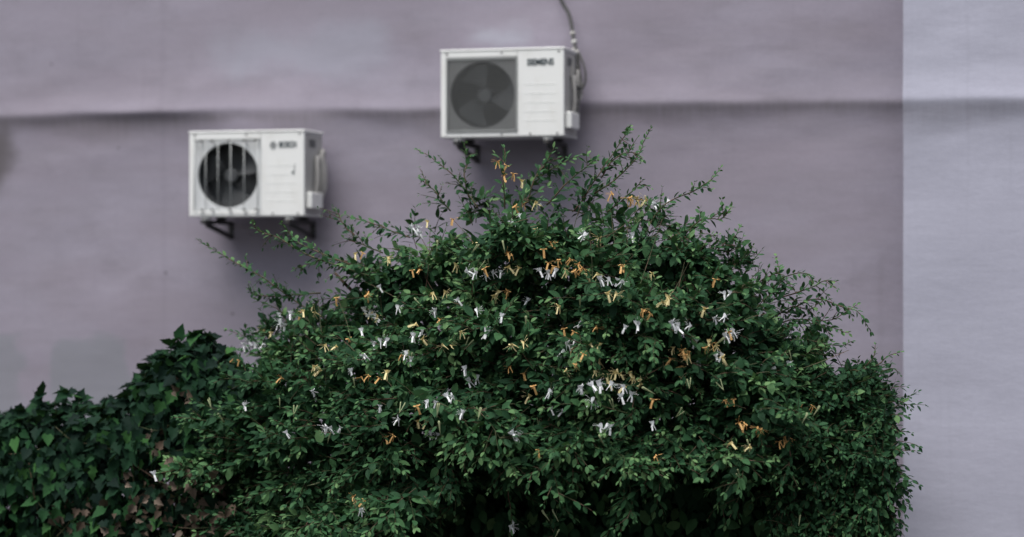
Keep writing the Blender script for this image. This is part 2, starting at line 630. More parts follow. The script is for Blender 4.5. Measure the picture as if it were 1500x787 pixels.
        for q in (0.13, 0.29, 0.55, 0.77, 0.95):
            for zz in (gz0 + 0.008, gz1 - 0.008):
                o = link('clip', clip, gd)
                o.location = (gx0 + (gx1 - gx0) * q, yy + 0.002, zz)
    # badge: lettering on the service side
    if style == 'slats':
        tm = text_mesh('badge', 'SIEMENS', 0.052, 0.0016, M_INK)
        tx0, tx1, tz = X0 + W * 0.705, X0 + W * 0.92, H * 0.825
    else:
        tm = text_mesh('badge', 'BOSCH', 0.050, 0.0016, M_INK)
        tx0, tx1, tz = X0 + W * 0.785, X0 + W * 0.935, H * 0.818
    xs = np.array([v.co.x for v in tm.vertices])
    sc = (tx1 - tx0) / (xs.max() - xs.min())
    o = link('badge', tm, t)
    o.scale = (sc, 0.050 / 0.050, 1)
    o.rotation_euler = (rad(90), 0, 0)
    o.location = (tx0 - xs.min() * sc, y - 0.0015, tz)
    if style != 'slats':
        ex, ez = X0 + W * 0.735, H * 0.845
        mb = MB()
        ring = [(ex + 0.019 * math.cos(k * 0.3927), y - 0.002, ez + 0.019 * math.sin(k * 0.3927)) for k in range(17)]
        mb.tube(ring, 0.0024, 6)
        mb.box((ex - 0.009, y - 0.003, ez - 0.013), (ex - 0.0055, y, ez + 0.013))
        mb.box((ex + 0.0055, y - 0.003, ez - 0.013), (ex + 0.009, y, ez + 0.013))
        mb.box((ex - 0.0054, y - 0.0028, ez - 0.002), (ex + 0.0054, y, ez + 0.002))
        mb.build('emblem', M_INK, t)
        # small chipped hook-like mark on the panel
        mb = MB()
        mx, mz = X0 + W * 0.905, H * 0.52
        mb.poly([(mx - 0.012, y - 0.0016, mz), (mx + 0.006, y - 0.0016, mz - 0.018), (mx + 0.010, y - 0.0016, mz + 0.010)])
        mb.poly([(mx + 0.008, y - 0.0018, mz + 0.006), (mx + 0.012, y - 0.0018, mz + 0.004), (mx + 0.014, y - 0.0018, mz + 0.05), (mx + 0.010, y - 0.0018, mz + 0.052)])
        mb.build('chip', M_INK, fp)
    # right side: grey end panel, dark block as the grip hole's shade, valves, cover box
    mb = MB()
    mb.box((X1 - 0.010, -D + 0.021, 0.0085), (X1 - 0.002, -0.0062, H - 0.0085), 0.002)
    sp = mb.build('side_panel', M_ACGREY, t)
    MB().box((X1 - 0.003, -D * 0.72, H * 0.83), (X1 + 0.002, -D * 0.40, H * 0.92), 0.002).build('grip', M_DARK, sp)
    vb = MB()
    vb.box((X1 - 0.0015, -D * 0.90, H * 0.09), (X1 + 0.038, -D * 0.30, H * 0.285), 0.008)
    vb.build('valve_cover', M_AC, t)
    for dy, hh in ((-D * 0.5, 0.66), (-D * 0.25, 0.74)):
        mb = MB()
        pts = spline([(X1 + 0.016, dy, H * 0.27), (X1 + 0.026, dy, H * 0.42), (X1 + 0.018, dy + 0.015, H * hh), (X1 + 0.012, dy + 0.05, H * (hh + 0.05)), (X1 - 0.004, dy + 0.10, H * hh)], 14)
        mb.tube(pts, 0.016 if style == 'bars' else 0.011, 8)
        mb.build('pipe', M_PIPE, t)
    if style == 'bars':
        pts = spline([(X1 + 0.010, -D * 0.25, H * 0.20), (X1 + 0.018, -0.03, H * 0.35), (X1 + 0.012, -0.005, H * 0.55), (X1 - 0.012, 0.04, H * 0.68), (X1 - 0.04, 0.105, H * 0.66)], 16)
        MB().tube(pts, 0.019, 8).build('pipe', M_PIPE, t)
    # brackets: arm, wall leg and sloping brace, each pair of feet bolted on
    for q in (0.13, 0.86):
        bx = X0 + W * q
        yw = -YB
        mb = MB()
        mb.box((bx - 0.016, -D - 0.02, -0.045), (bx + 0.016, yw, -0.020), 0.003, 1)
        mb.box((bx - 0.018, yw - 0.006, -0.135), (bx + 0.018, yw - 0.0005, -0.046), 0.002, 1)
        mb.tube([(bx, -D + 0.05, -0.050), (bx, yw - 0.02, -0.118)], 0.017, 4)
        br = mb.build('bracket', M_STEEL, t)
        for yy in (-D + 0.035, -0.05):
            f_ = MB().box((bx - 0.028, yy - 0.02, -0.0195), (bx + 0.028, yy + 0.02, -0.0005), 0.004, 1).build('foot', M_AC if yy < -0.1 else M_STEEL, br)
        MB().tube([(bx, -D + 0.0, -0.052), (bx, -D + 0.0, -0.012)], 0.006, 6).build('bolt', M_PIPE, br)
    return t, X0, X1, H, D


ac_hi, X0, X1, H, D = make_ac(645.5, 826, 73.5, 200.5, 'white air conditioner with fine horizontal fan slats and a cable, mounted higher', 'slats')
# cable and its wrap coming down the wall to the higher unit
org = np.array(ac_hi.location)


def loc_at(px, py, y): return tuple(on_plane(px, py, y) - org)


pts = spline([loc_at(812, -40, -0.045), loc_at(822, 0, -0.05), loc_at(833, 20, -0.055), loc_at(838, 42, -0.07), loc_at(841, 62, -0.10), loc_at(847, 88, -0.13), loc_at(849, 118, -0.17), loc_at(847, 150, -0.21), loc_at(840, 172, -0.27)], 40)
cb = MB().tube(pts, 0.012, 8).build('cable', M_CABLE, ac_hi)
for i in (16, 19, 22):
    MB().tube([pts[i], pts[i + 1]], 0.017, 8).build('cable_joint', M_PIPE if i != 19 else M_ACGREY, cb)
pts = spline([loc_at(842, 66, -0.10), loc_at(854, 92, -0.14), loc_at(858, 115, -0.16), loc_at(852, 130, -0.18), loc_at(842, 124, -0.22), loc_at(834, 112, -0.28)], 24)
MB().tube(pts, 0.008, 6).build('cable', M_CABLE, ac_hi)
pts = spline([loc_at(840, 70, -0.12), loc_at(838, 95, -0.24), loc_at(840, 130, -0.27), loc_at(846, 150, -0.22), loc_at(852, 138, -0.16), loc_at(851, 112, -0.13), loc_at(844, 96, -0.13)], 26)
MB().tube(pts, 0.007, 6).build('cable', M_PIPE, ac_hi)
ac_lo, *_ = make_ac(277, 445.5, 193.5, 317, 'white air conditioner with upright white bars over its fan, mounted lower', 'bars')

# ------------------------------------------------------------------ leaf materials
def leaf_mat(name, stops, rough, spec, trans, source):
    m = NM(name, rough=rough, spec=spec)
    if source == 'tint':
        q = m.n.new('ShaderNodeAttribute')
        q.attribute_name = 'tint'
        v = q.outputs['Fac']
    else:
        q = m.n.new('ShaderNodeObjectInfo')
        v = q.outputs['Random']
    cr = m.n.new('ShaderNodeValToRGB')
    els = cr.color_ramp.elements
    els[0].position, els[0].color = stops[0][0], (*stops[0][1], 1)
    els[1].position, els[1].color = stops[-1][0], (*stops[-1][1], 1)
    for p, c in stops[1:-1]:
        e = els.new(p)
        e.color = (*c, 1)
    m.nt.links.new(v, cr.inputs[0])
    n = m.noise(60 if source == 'tint' else 2.5, 3)
    col = m.mix(m.ramp(n, 0.35, 0.7, 0, 0.35), cr.outputs[0], m.mix(0.45, cr.outputs[0], (0.015, 0.03, 0.02)))
    m.color(col)
    tr = m.n.new('ShaderNodeBsdfTranslucent')
    m.nt.links.new(m.mix(0.5, col, (0.05, 0.10, 0.02)), tr.inputs[0])
    ms = m.n.new('ShaderNodeMixShader')
    ms.inputs[0].default_value = trans
    out = m.n['Material Output']
    m.nt.links.new(m.b.outputs[0], ms.inputs[1])
    m.nt.links.new(tr.outputs[0], ms.inputs[2])
    m.nt.links.new(ms.outputs[0], out.inputs['Surface'])
    return m.m


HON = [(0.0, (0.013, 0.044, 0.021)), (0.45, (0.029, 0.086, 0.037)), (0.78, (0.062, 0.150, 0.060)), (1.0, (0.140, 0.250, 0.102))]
IVY = [(0.0, (0.007, 0.017, 0.014)), (0.5, (0.010, 0.032, 0.017)), (0.85, (0.018, 0.062, 0.023)), (1.0, (0.045, 0.125, 0.036))]
DEAD = [(0.0, (0.050, 0.036, 0.028)), (0.5, (0.105, 0.075, 0.056)), (1.0, (0.20, 0.155, 0.125))]
M_HON, M_HON1 = leaf_mat('honeysuckle_leaf', HON, 0.62, 0.12, 0.20, 'tint'), leaf_mat('honeysuckle_single_leaf', HON, 0.62, 0.12, 0.20, 'obj')
M_IVY, M_IVY1 = leaf_mat('ivy_leaf', IVY, 0.65, 0.07, 0.10, 'tint'), leaf_mat('ivy_single_leaf', IVY, 0.65, 0.07, 0.10, 'obj')
M_DEAD = leaf_mat('dead_leaf', DEAD, 0.8, 0.1, 0.10, 'obj')
m = NM('green_stem', 0.6, 0.2)
m.color(m.mix(m.ramp(m.noise(9, 3), 0.4, 0.65), (0.060, 0.075, 0.035), (0.115, 0.070, 0.050)))
M_STEM = m.m
m = NM('woody_stem', 0.85, 0.15)
m.color(m.mix(m.ramp(m.noise(25, 4, (1, 1, 0.3)), 0.35, 0.7), (0.055, 0.038, 0.028), (0.12, 0.09, 0.07)))
m.bump(m.noise(60, 4, (1, 1, 0.25)), 0.5, 0.006)
M_WOOD = m.m


def petal_mat(name, a, b):
    m = NM(name, 0.55, 0.2)
    m.color(m.mix(m.ramp(m.noise(30, 2), 0.35, 0.7), a, b))
    tr = m.n.new('ShaderNodeBsdfTranslucent')
    tr.inputs[0].default_value = (*a, 1)
    ms = m.n.new('ShaderNodeMixShader')
    ms.inputs[0].default_value = 0.14
    m.nt.links.new(m.b.outputs[0], ms.inputs[1])
    m.nt.links.new(tr.outputs[0], ms.inputs[2])
    m.nt.links.new(ms.outputs[0], m.n['Material Output'].inputs['Surface'])
    return m.m


M_FW = petal_mat('white_petal', (0.93, 0.94, 0.95), (0.85, 0.87, 0.90))
M_FY = petal_mat('yellow_petal', (0.90, 0.80, 0.46), (0.84, 0.70, 0.34))
M_FO = petal_mat('orange_petal', (0.76, 0.48, 0.20), (0.56, 0.31, 0.11))
M_BUD = petal_mat('bud_green', (0.40, 0.44, 0.26), (0.30, 0.36, 0.18))

# ------------------------------------------------------------------ leaf shapes (unit length along +x, normal +z)
def leaf_template(width, fold, droop):
    xs = [0.0, 0.22, 0.48, 0.76, 1.0]
    ws = [0.0, 0.78, 1.0, 0.68, 0.0]
    V, top = [], lambda x: -droop * x * x
    idx = []
    for x, w_ in zip(xs, ws):
        if w_ == 0:
            V.append((x, 0, top(x)))
            idx.append((len(V) - 1,) * 3)
        else:
            h = width * w_ / 2
            V += [(x, -h, top(x) + fold * w_ * 0.5), (x, 0, top(x)), (x, h, top(x) + fold * w_ * 0.5)]
            idx.append((len(V) - 3, len(V) - 2, len(V) - 1))
    T = []
    for i in range(len(xs) - 1):
        a, b = idx[i], idx[i + 1]
        for s0, s1 in ((0, 1), (1, 2)):
            q = [a[s0], b[s0], b[s1], a[s1]]
            q = [v for k, v in enumerate(q) if v not in q[:k]]
            if len(q) == 3: T.append(q)
            else: T += [[q[0], q[1], q[2]], [q[0], q[2], q[3]]]
    return np.array(V, float), np.array(T)


def ivy_template(lobe, cup):
    pol = [(0.0, 0.0), (-0.13, 0.22), (0.06, 0.36), (0.26, 0.54 * lobe), (0.38, 0.33), (0.56, 0.33 * lobe), (0.72, 0.16), (1.0, 0.0)]
    pol += [(x, -y) for x, y in reversed(pol[1:-1])]
    V = [(0.33, 0, -0.03)] + [(x, y, 0.22 * abs(y) + cup * (abs(y) * 0.6 - max(0, x - 0.3) ** 2)) for x, y in pol]
    n = len(pol)
    T = [(0, 1 + (k + 1) % n, 1 + k) for k in range(n)]
    return np.array(V, float), np.array(T)


HT = [leaf_template(0.50, 0.10, 0.14), leaf_template(0.58, 0.06, 0.30), leaf_template(0.44, 0.14, 0.05), leaf_template(0.66, 0.06, 0.2)]
IT = [ivy_template(1.0, 0.15), ivy_template(0.8, -0.12), ivy_template(1.12, 0.3)]


class Leaves:
    """Arrays of leaves: place, direction, normal, size, template, tint, and the shoot each grows on."""
    def __init__(s): s.p, s.d, s.n, s.s, s.k, s.t, s.o = [], [], [], [], [], [], []

    def add(s, p, d, n, size, k, tint, owner=-1):
        p = np.atleast_2d(p)
        m_ = len(p)
        f = lambda v: np.broadcast_to(np.asarray(v), (m_,)).copy()
        s.p.append(p); s.d.append(np.broadcast_to(d, (m_, 3)).copy()); s.n.append(np.broadcast_to(n, (m_, 3)).copy())
        s.s.append(f(size)); s.k.append(f(k)); s.t.append(f(tint)); s.o.append(f(owner))

    def done(s):
        s.p, s.d, s.n = (np.concatenate(v) for v in (s.p, s.d, s.n))
        s.s, s.k, s.t, s.o = (np.concatenate(v) for v in (s.s, s.k, s.t, s.o))
        s.d = norm(s.d)
        s.n = norm(s.n - s.d * np.sum(s.n * s.d, 1, keepdims=True))
        keep = s.p[:, 2] > 0.02
        for a in 'pdnsktо'.replace('о', 'o'):
            setattr(s, a, getattr(s, a)[keep])
        s.y = np.cross(s.n, s.d)
        return s

    def geom(s, sel, templates):
        V, T, C = [], [], []
        base = 0
        for k, (tv, tt) in enumerate(templates):
            i = np.nonzero(sel & (s.k == k))[0]
            if not len(i): continue
            q = tv[None] * s.s[i, None, None]
            v = s.p[i, None] + q[..., :1] * s.d[i, None] + q[..., 1:2] * s.y[i, None] + q[..., 2:] * s.n[i, None]
            V.append(v.reshape(-1, 3))
            T.append((tt[None] + (np.arange(len(i)) * len(tv))[:, None, None] + base).reshape(-1, 3))
            C.append(np.repeat(s.t[i], len(tv)))
            base += v.size // 3
        return np.concatenate(V), np.concatenate(T), np.concatenate(C)


class Twigs:
    """Thin three-sided stems collected into one mesh."""
    def __init__(s): s.V, s.T, s.n = [], [], 0

    def add(s, pts, r0, r1):
        pts = np.asarray(pts)
        m_ = len(pts)
        t = norm(np.gradient(pts, axis=0))
        a = norm(np.cross(t, np.array([0.3, 0.9, 0.2])))
        b = np.cross(t, a)
        rr = np.linspace(r0, r1, m_)[:, None]
        ring = [pts + rr * (a * math.cos(q) + b * math.sin(q)) for q in (0, 2.094, 4.189)]
        v = np.stack(ring, 1).reshape(-1, 3)
        for i in range(m_ - 1):
            for k in range(3):
                A, B = i * 3 + k, i * 3 + (k + 1) % 3
                s.T.append((s.n + A, s.n + B, s.n + B + 3, s.n + A + 3))
        s.V.append(v)
        s.n += len(v)

    def build(s, name, mat, parent):
        return tag(link(name, np_mesh(name, np.concatenate(s.V), s.T, mat), parent), kind='stuff')


def sprig(L, tw, p, d, length, size, droop, tint, light, pairs=None, owner=-1, sag=0.25, stem=True, kset=(0, 1, 2)):
    """One leafy shoot: opposite pairs, each turned a quarter from the last, leaf faces tipped to the light."""
    n = 6
    pts = [np.array(p, float)]
    d = norm(d)
    for i in range(n):
        d = norm(d + np.array([0, 0, -droop]) / n + rng.normal(0, 0.05, 3))
        pts.append(pts[-1] + d * length / n)
    leafy_line(L, np.array(pts), size, tint, light, owner, sag, pairs, kset)
    if stem: tw.add(pts, 0.0026, 0.0012)
    return np.array(pts)


def leafy_line(L, pts, size, tint, light, owner=-1, sag=0.25, pairs=None, kset=(0, 1, 2), start=0.12, tip=0.45):
    seg = np.linalg.norm(np.diff(pts, axis=0), axis=1)
    cum = np.concatenate([[0], np.cumsum(seg)])
    Lt = cum[-1]
    k = pairs or max(3, int(Lt / (size * 0.56)))
    us = np.linspace(start, 0.985, k) ** 0.92
    side = norm(np.cross(norm(pts[-1] - pts[0]), rng.normal(0, 1, 3)))
    for j, u in enumerate(us):
        at = np.array([np.interp(u * Lt, cum, pts[:, c]) for c in range(3)])
        a2 = np.array([np.interp(min(1, u + 0.05) * Lt, cum, pts[:, c]) for c in range(3)])
        a1 = np.array([np.interp(max(0, u - 0.05) * Lt, cum, pts[:, c]) for c in range(3)])
        ax = norm(a2 - a1)
        side = norm(np.cross(ax, side))
        sz = size * (1 - (1 - tip) * u ** 1.6) * rng.uniform(0.75, 1.18, 2)
        fwd = 0.8 + 1.0 * u ** 3
        for sgn, z_ in ((1, sz[0]), (-1, sz[1])):
            dd = norm(ax * fwd + side * sgn * 0.85 + np.array([0, 0, -sag]) + rng.normal(0, 0.16, 3))
            nn = norm(light + rng.normal(0, 0.38, 3))
            L.add(at + dd * 0.006, dd, nn, z_, int(rng.choice(kset)), np.clip(tint + 0.55 * (u - 0.45) + rng.normal(0, 0.14), 0, 1), owner)


# ------------------------------------------------------------------ plant outlines, taken from the photograph
def curve(pts):
    a = np.array(pts, float)
    return lambda x: np.interp(x, a[:, 0], a[:, 1])


h_top = curve([(285, 565), (330, 525), (380, 497), (440, 458), (480, 420), (540, 373), (600, 348), (650, 334), (700, 308), (740, 292), (800, 294), (860, 297),
               (920, 308), (980, 326), (1040, 338), (1085, 380), (1130, 434), (1180, 496), (1205, 520)])
h_bot = curve([(285, 700), (330, 800), (420, 890), (540, 870), (600, 775), (650, 686), (700, 652), (750, 676), (800, 690), (860, 664), (920, 684), (1000, 676), (1060, 668), (1120, 700), (1150, 665), (1180, 560), (1205, 525)])
i_top = curve([(-300, 612), (0, 606), (40, 603), (70, 592), (110, 592), (150, 592), (185, 578), (205, 548), (235, 515), (270, 502), (310, 504), (360, 540), (420, 600)])
r_top = curve([(1130, 565), (1170, 548), (1210, 540), (1270, 542), (1290, 556), (1302, 580), (1310, 625)])


def h_off(px, py):
    t = np.clip((py - h_top(px)) / 250.0, 0, 1)
    wv = 0.35 + 0.65 * sst(300, 520, px) * (1 - 0.75 * sst(1080, 1250, px))
    return 0.05 + 0.80 * wv * np.sqrt(np.maximum(0, 1 - (1 - t) ** 2)) + 0.20 * lumps(px * 0.62, py * 1.25, 62) * sst(0, 0.25, t)


LIGHT = norm(Z - F * 0.34 - R * 0.05)

# ---- honeysuckle
H_, Htw = Leaves(), Twigs()
bush_base = hedge(780, 893, 0.25)
bush_base[2] = 0
bush = empty('honeysuckle_bush', bush_base, 'tall honeysuckle bush, its flowers white, yellow and orange, with loose arching shoots', 'bush')


def scatter(n, x0, x1, top, bot):
    px = rng.uniform(x0, x1, n * 3)
    py = rng.uniform(200, 900, n * 3)
    k = (py > top(px)) & (py < bot(px))
    return px[k][:n], py[k][:n]


# side branches that each carry a fan of sprigs, so that the growth lies in layered sprays
px, py = scatter(560, 290, 1205, h_top, h_bot)
for a, b in zip(px, py):
    t = (b - h_top(a)) / 250.0
    if rng.random() > 0.55 + 2.2 * t: continue
    off = h_off(a, b) - rng.gamma(1.5, 0.06) - 0.05
    lat = (a - 770) / 480.0
    d = norm(-F * rng.uniform(0.15, 0.9) + Z * (0.70 - 0.75 * min(t, 1.3)) + R * (lat * 0.6 + rng.normal(0, 0.8)) + rng.normal(0, 0.15, 3))
    tint = 0.47 + 0.16 * float(lumps(a, b, 55)) + rng.normal(0, 0.14)
    size = rng.uniform(0.050, 0.088)
    ln = rng.uniform(0.14, 0.20 + 0.14 * min(t, 1.0))
    br = sprig(H_, Htw, hedge(a, b, off) - d * 0.06, d, ln, size, rng.uniform(0.1, 0.7), tint, LIGHT, sag=0.08, kset=(0, 0, 2, 1))
    sd_ = norm(np.cross(d, Z + rng.normal(0, 0.35, 3)))
    for q in range(int(rng.integers(3, 7))):
        i = int(rng.integers(1, 6))
        dd = d * 0.7 + sd_ * rng.choice((-1, 1)) * rng.uniform(0.4, 1.0) + rng.normal(0, 0.22, 3)
        sprig(H_, Htw, br[i], dd, ln * rng.uniform(0.35, 0.75), size * rng.uniform(0.75, 1.05), rng.uniform(0.0, 0.6), tint + rng.normal(0, 0.05), LIGHT, sag=0.08, kset=(0, 0, 2, 1))
# loose sprigs between them
px, py = scatter(1000, 290, 1205, h_top, h_bot)
for a, b in zip(px, py):
    t = (b - h_top(a)) / 250.0
    if rng.random() > 0.35 + 2.2 * t: continue
    d = -F * rng.uniform(0.1, 0.8) + Z * (0.75 - 0.75 * min(t, 1.4)) + R * rng.normal(0, 0.9) + rng.normal(0, 0.25, 3)
    sprig(H_, Htw, hedge(a, b, h_off(a, b) - rng.gamma(1.2, 0.07) - 0.05), d, rng.uniform(0.08, 0.20), rng.uniform(0.045, 0.075), rng.uniform(0.0, 0.7), 0.40 + rng.normal(0, 0.14), LIGHT, sag=0.08, kset=(0, 0, 2, 1))
# older, broader leaves deeper in
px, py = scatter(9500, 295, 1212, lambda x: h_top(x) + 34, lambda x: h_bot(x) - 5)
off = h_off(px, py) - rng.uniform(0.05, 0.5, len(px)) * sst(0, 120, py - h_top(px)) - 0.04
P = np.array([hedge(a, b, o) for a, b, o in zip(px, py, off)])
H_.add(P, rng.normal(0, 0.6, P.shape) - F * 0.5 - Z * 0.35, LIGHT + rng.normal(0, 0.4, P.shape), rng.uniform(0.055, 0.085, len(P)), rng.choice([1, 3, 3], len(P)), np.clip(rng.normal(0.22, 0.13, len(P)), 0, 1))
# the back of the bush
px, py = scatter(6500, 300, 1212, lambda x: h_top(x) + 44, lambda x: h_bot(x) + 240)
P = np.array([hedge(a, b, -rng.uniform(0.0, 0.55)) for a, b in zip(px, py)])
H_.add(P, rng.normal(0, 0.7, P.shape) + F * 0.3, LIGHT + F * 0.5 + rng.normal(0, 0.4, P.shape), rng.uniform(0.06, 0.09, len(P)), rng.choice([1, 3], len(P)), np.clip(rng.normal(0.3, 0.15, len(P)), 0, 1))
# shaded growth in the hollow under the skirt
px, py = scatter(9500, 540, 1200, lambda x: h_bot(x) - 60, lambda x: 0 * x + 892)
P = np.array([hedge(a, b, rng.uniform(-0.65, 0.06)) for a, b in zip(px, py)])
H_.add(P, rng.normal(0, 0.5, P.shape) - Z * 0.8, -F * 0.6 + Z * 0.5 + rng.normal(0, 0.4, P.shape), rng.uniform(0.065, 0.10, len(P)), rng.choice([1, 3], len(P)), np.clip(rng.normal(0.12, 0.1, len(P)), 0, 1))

# long shoots standing out of the outline: pixels from root to tip, how far in front, leaf size
SH = [([(480, 470), (425, 437), (378, 405), (330, 380), (284, 352)], 0.30, 0.040), ([(470, 430), (400, 437), (372, 432), (368, 418)], 0.25, 0.036),
      ([(540, 405), (460, 378), (412, 352), (378, 338), (368, 324)], 0.45, 0.042), ([(520, 390), (450, 362), (425, 340), (414, 326)], 0.40, 0.040),
      ([(520, 385), (480, 378), (450, 384), (430, 392)], 0.35, 0.038), ([(600, 350), (560, 332), (525, 322), (503, 314)], 0.30, 0.046),
      ([(560, 370), (520, 356), (500, 352)], 0.30, 0.044), ([(520, 345), (500, 322), (488, 302)], 0.20, 0.030),
      ([(700, 305), (672, 268), (645, 240), (612, 218)], 0.25, 0.040), ([(660, 310), (640, 285), (625, 272), (612, 260)], 0.22, 0.036),
      ([(690, 300), (680, 262), (683, 238), (679, 214)], 0.22, 0.040), ([(740, 310), (736, 265), (738, 240), (742, 216)], 0.28, 0.052),
      ([(770, 300), (785, 262), (800, 240), (812, 216)], 0.26, 0.050), ([(800, 300), (835, 262), (862, 240), (876, 226)], 0.28, 0.046),
      ([(840, 310), (868, 275), (892, 240), (918, 202), (926, 186)], 0.30, 0.042), ([(870, 285), (905, 258), (925, 236), (940, 210), (952, 186)], 0.30, 0.032),
      ([(880, 262), (900, 235), (926, 226), (942, 236)], 0.28, 0.034), ([(760, 290), (800, 250), (828, 236), (845, 232)], 0.24, 0.048),
      ([(890, 310), (918, 290), (936, 272), (942, 262)], 0.34, 0.038), ([(950, 330), (975, 300), (1015, 282), (1042, 268), (1056, 250)], 0.35, 0.036),
      ([(1000, 345), (1030, 322), (1060, 320), (1074, 304)], 0.35, 0.050), ([(1040, 380), (1062, 358), (1078, 348), (1086, 334)], 0.32, 0.038),
      ([(1050, 400), (1080, 384), (1098, 372), (1104, 358)], 0.30, 0.042), ([(1090, 425), (1120, 410), (1138, 400), (1134, 378)], 0.25, 0.038),
      ([(1080, 420), (1120, 428), (1150, 405), (1180, 400), (1192, 412)], 0.25, 0.040), ([(1130, 440), (1180, 425), (1205, 415), (1224, 413)], 0.22, 0.040),
      ([(1150, 460), (1190, 440), (1230, 450), (1258, 462), (1274, 488)], 0.20, 0.038), ([(1120, 480), (1170, 468), (1215, 470), (1258, 446)], 0.18, 0.038),
      ([(1130, 500), (1180, 498), (1225, 505), (1246, 500)], 0.18, 0.040), ([(1120, 500), (1160, 480), (1200, 478), (1240, 492)], 0.12, 0.044),
      ([(1130, 470), (1160, 450), (1190, 452), (1210, 440)], 0.16, 0.044), ([(1120, 510), (1160, 512), (1200, 520), (1222, 518)], 0.15, 0.042),
      # hanging in front of the hollow
      ([(652, 650), (645, 690), (640, 725), (624, 755), (600, 776)], 0.80, 0.056), ([(640, 700), (610, 730), (585, 755), (545, 782)], 0.78, 0.050),
      ([(575, 690), (560, 730), (540, 758), (520, 785)], 0.72, 0.048), ([(745, 650), (742, 700), (748, 745), (744, 792)], 0.72, 0.052),
      ([(905, 660), (912, 705), (908, 740), (890, 775), (872, 796)], 0.80, 0.058), ([(915, 690), (925, 725), (918, 755), (905, 782)], 0.80, 0.052),
      ([(812, 792), (814, 775), (818, 750)], 0.72, 0.050), ([(1100, 650), (1085, 685), (1062, 712), (1038, 726)], 0.62, 0.056),
      ([(1110, 660), (1122, 690), (1118, 706)], 0.60, 0.056), ([(700, 640), (720, 680), (760, 700), (800, 690)], 0.75, 0.050),
      ([(830, 660), (840, 700), (850, 715)], 0.76, 0.054), ([(500, 700), (470, 740), (440, 770), (420, 785)], 0.65, 0.050),
      ([(1000, 640), (1010, 670), (1005, 700)], 0.72, 0.056), ([(960, 650), (965, 690), (985, 712)], 0.72, 0.052)]
for _k in range(16):
    _a = rng.uniform(600, 1170)
    _b = h_bot(_a) - rng.uniform(0, 40)
    _l = rng.uniform(40, 120)
    SH.append(([(_a, _b), (_a + rng.normal(0, 12), _b + _l * 0.5), (_a + rng.normal(0, 26), _b + _l)], rng.uniform(0.35, 0.8), rng.uniform(0.046, 0.06)))
shoots = []
for i, (pp, off, size) in enumerate(SH):
    n = len(pp)
    pts = spline([hedge(a, b, off + 0.05 * k * random.uniform(-0.4, 1.0)) for k, (a, b) in enumerate(pp)], 18)
    pts += np.cumsum(rng.normal(0, 0.0022, pts.shape), 0)
    up = pp[-1][1] < pp[0][1]
    leafy_line(H_, pts, size * 1.18, 0.56 if up else 0.50, LIGHT, owner=i, sag=0.1 if up else 0.3, start=0.04, tip=0.5)
    # short side shoots on the lower half
    for u in (2, 3, 5, 6, 8, 10, 12):
        if random.random() < 0.62:
            ax = norm(pts[u + 1] - pts[u])
            d = norm(ax + np.cross(ax, F) * random.choice((-1, 1)) * 0.9 + rng.normal(0, 0.25, 3))
            sprig(H_, Htw, pts[u], d, rng.uniform(0.05, 0.12), size * 0.9, 0.2, 0.58, LIGHT, owner=i, pairs=3)
    mb = MB()
    mb.tube(pts - bush_base, list(np.linspace(0.0042, 0.0016, 18)), 5)
    shoots.append(mb.build('shoot', M_STEM, bush))
H_.done()
# woody stems from the ground up into the crown
for (a, b, c) in ((700, 690, 640), (760, 770, 790), (830, 850, 930), (900, 930, 1080), (660, 600, 500)):
    pts = spline([hedge(a, 892, -0.45), hedge((a + b) / 2, 780, -0.42), hedge(b, 620, -0.2), hedge((b + c) / 2, 470, 0.12), hedge(c, 400, 0.16)], 16) - bush_base
    pts[:, :2] += np.cumsum(rng.normal(0, 0.006, (16, 2)), 0)
    MB().tube(pts, list(np.linspace(0.026, 0.007, 16)), 8).build('woody_stem', M_WOOD, bush)
# bare arching twigs seen through the loose crown
for k in range(40):
    a = rng.uniform(420, 1180)
    b = h_top(a) + rng.uniform(40, 160)
    c = a + (a - 760) * rng.uniform(0.02, 0.2) + rng.normal(0, 30)
    e = h_top(np.clip(c, 300, 1240)) + rng.uniform(-8, 20)
    o = h_off(a, b)
    pts = spline([hedge(a, b, o - 0.15), hedge((a + c) / 2 + rng.normal(0, 8), (b + e) / 2, o * 0.7), hedge(c, e, 0.15 + 0.3 * o)], 9)
    Htw.add(pts, 0.0032, 0.0015)

# ---- ivy
I_, Itw = Leaves(), Twigs()
ivy_base = hedge(150, 893, 0.0)
ivy_base[2] = 0
ivy = empty('ivy_hedge', ivy_base, 'low dark ivy hedge with broad lobed leaves and brown dead leaves among them', 'hedge')


def i_off(px, py):
    t = np.clip((py - i_top(px)) / 110.0, 0, 1)
    return 0.06 + 0.28 * np.sqrt(np.maximum(0, 1 - (1 - t) ** 2)) + 0.06 * lumps(px + 333, py, 55)


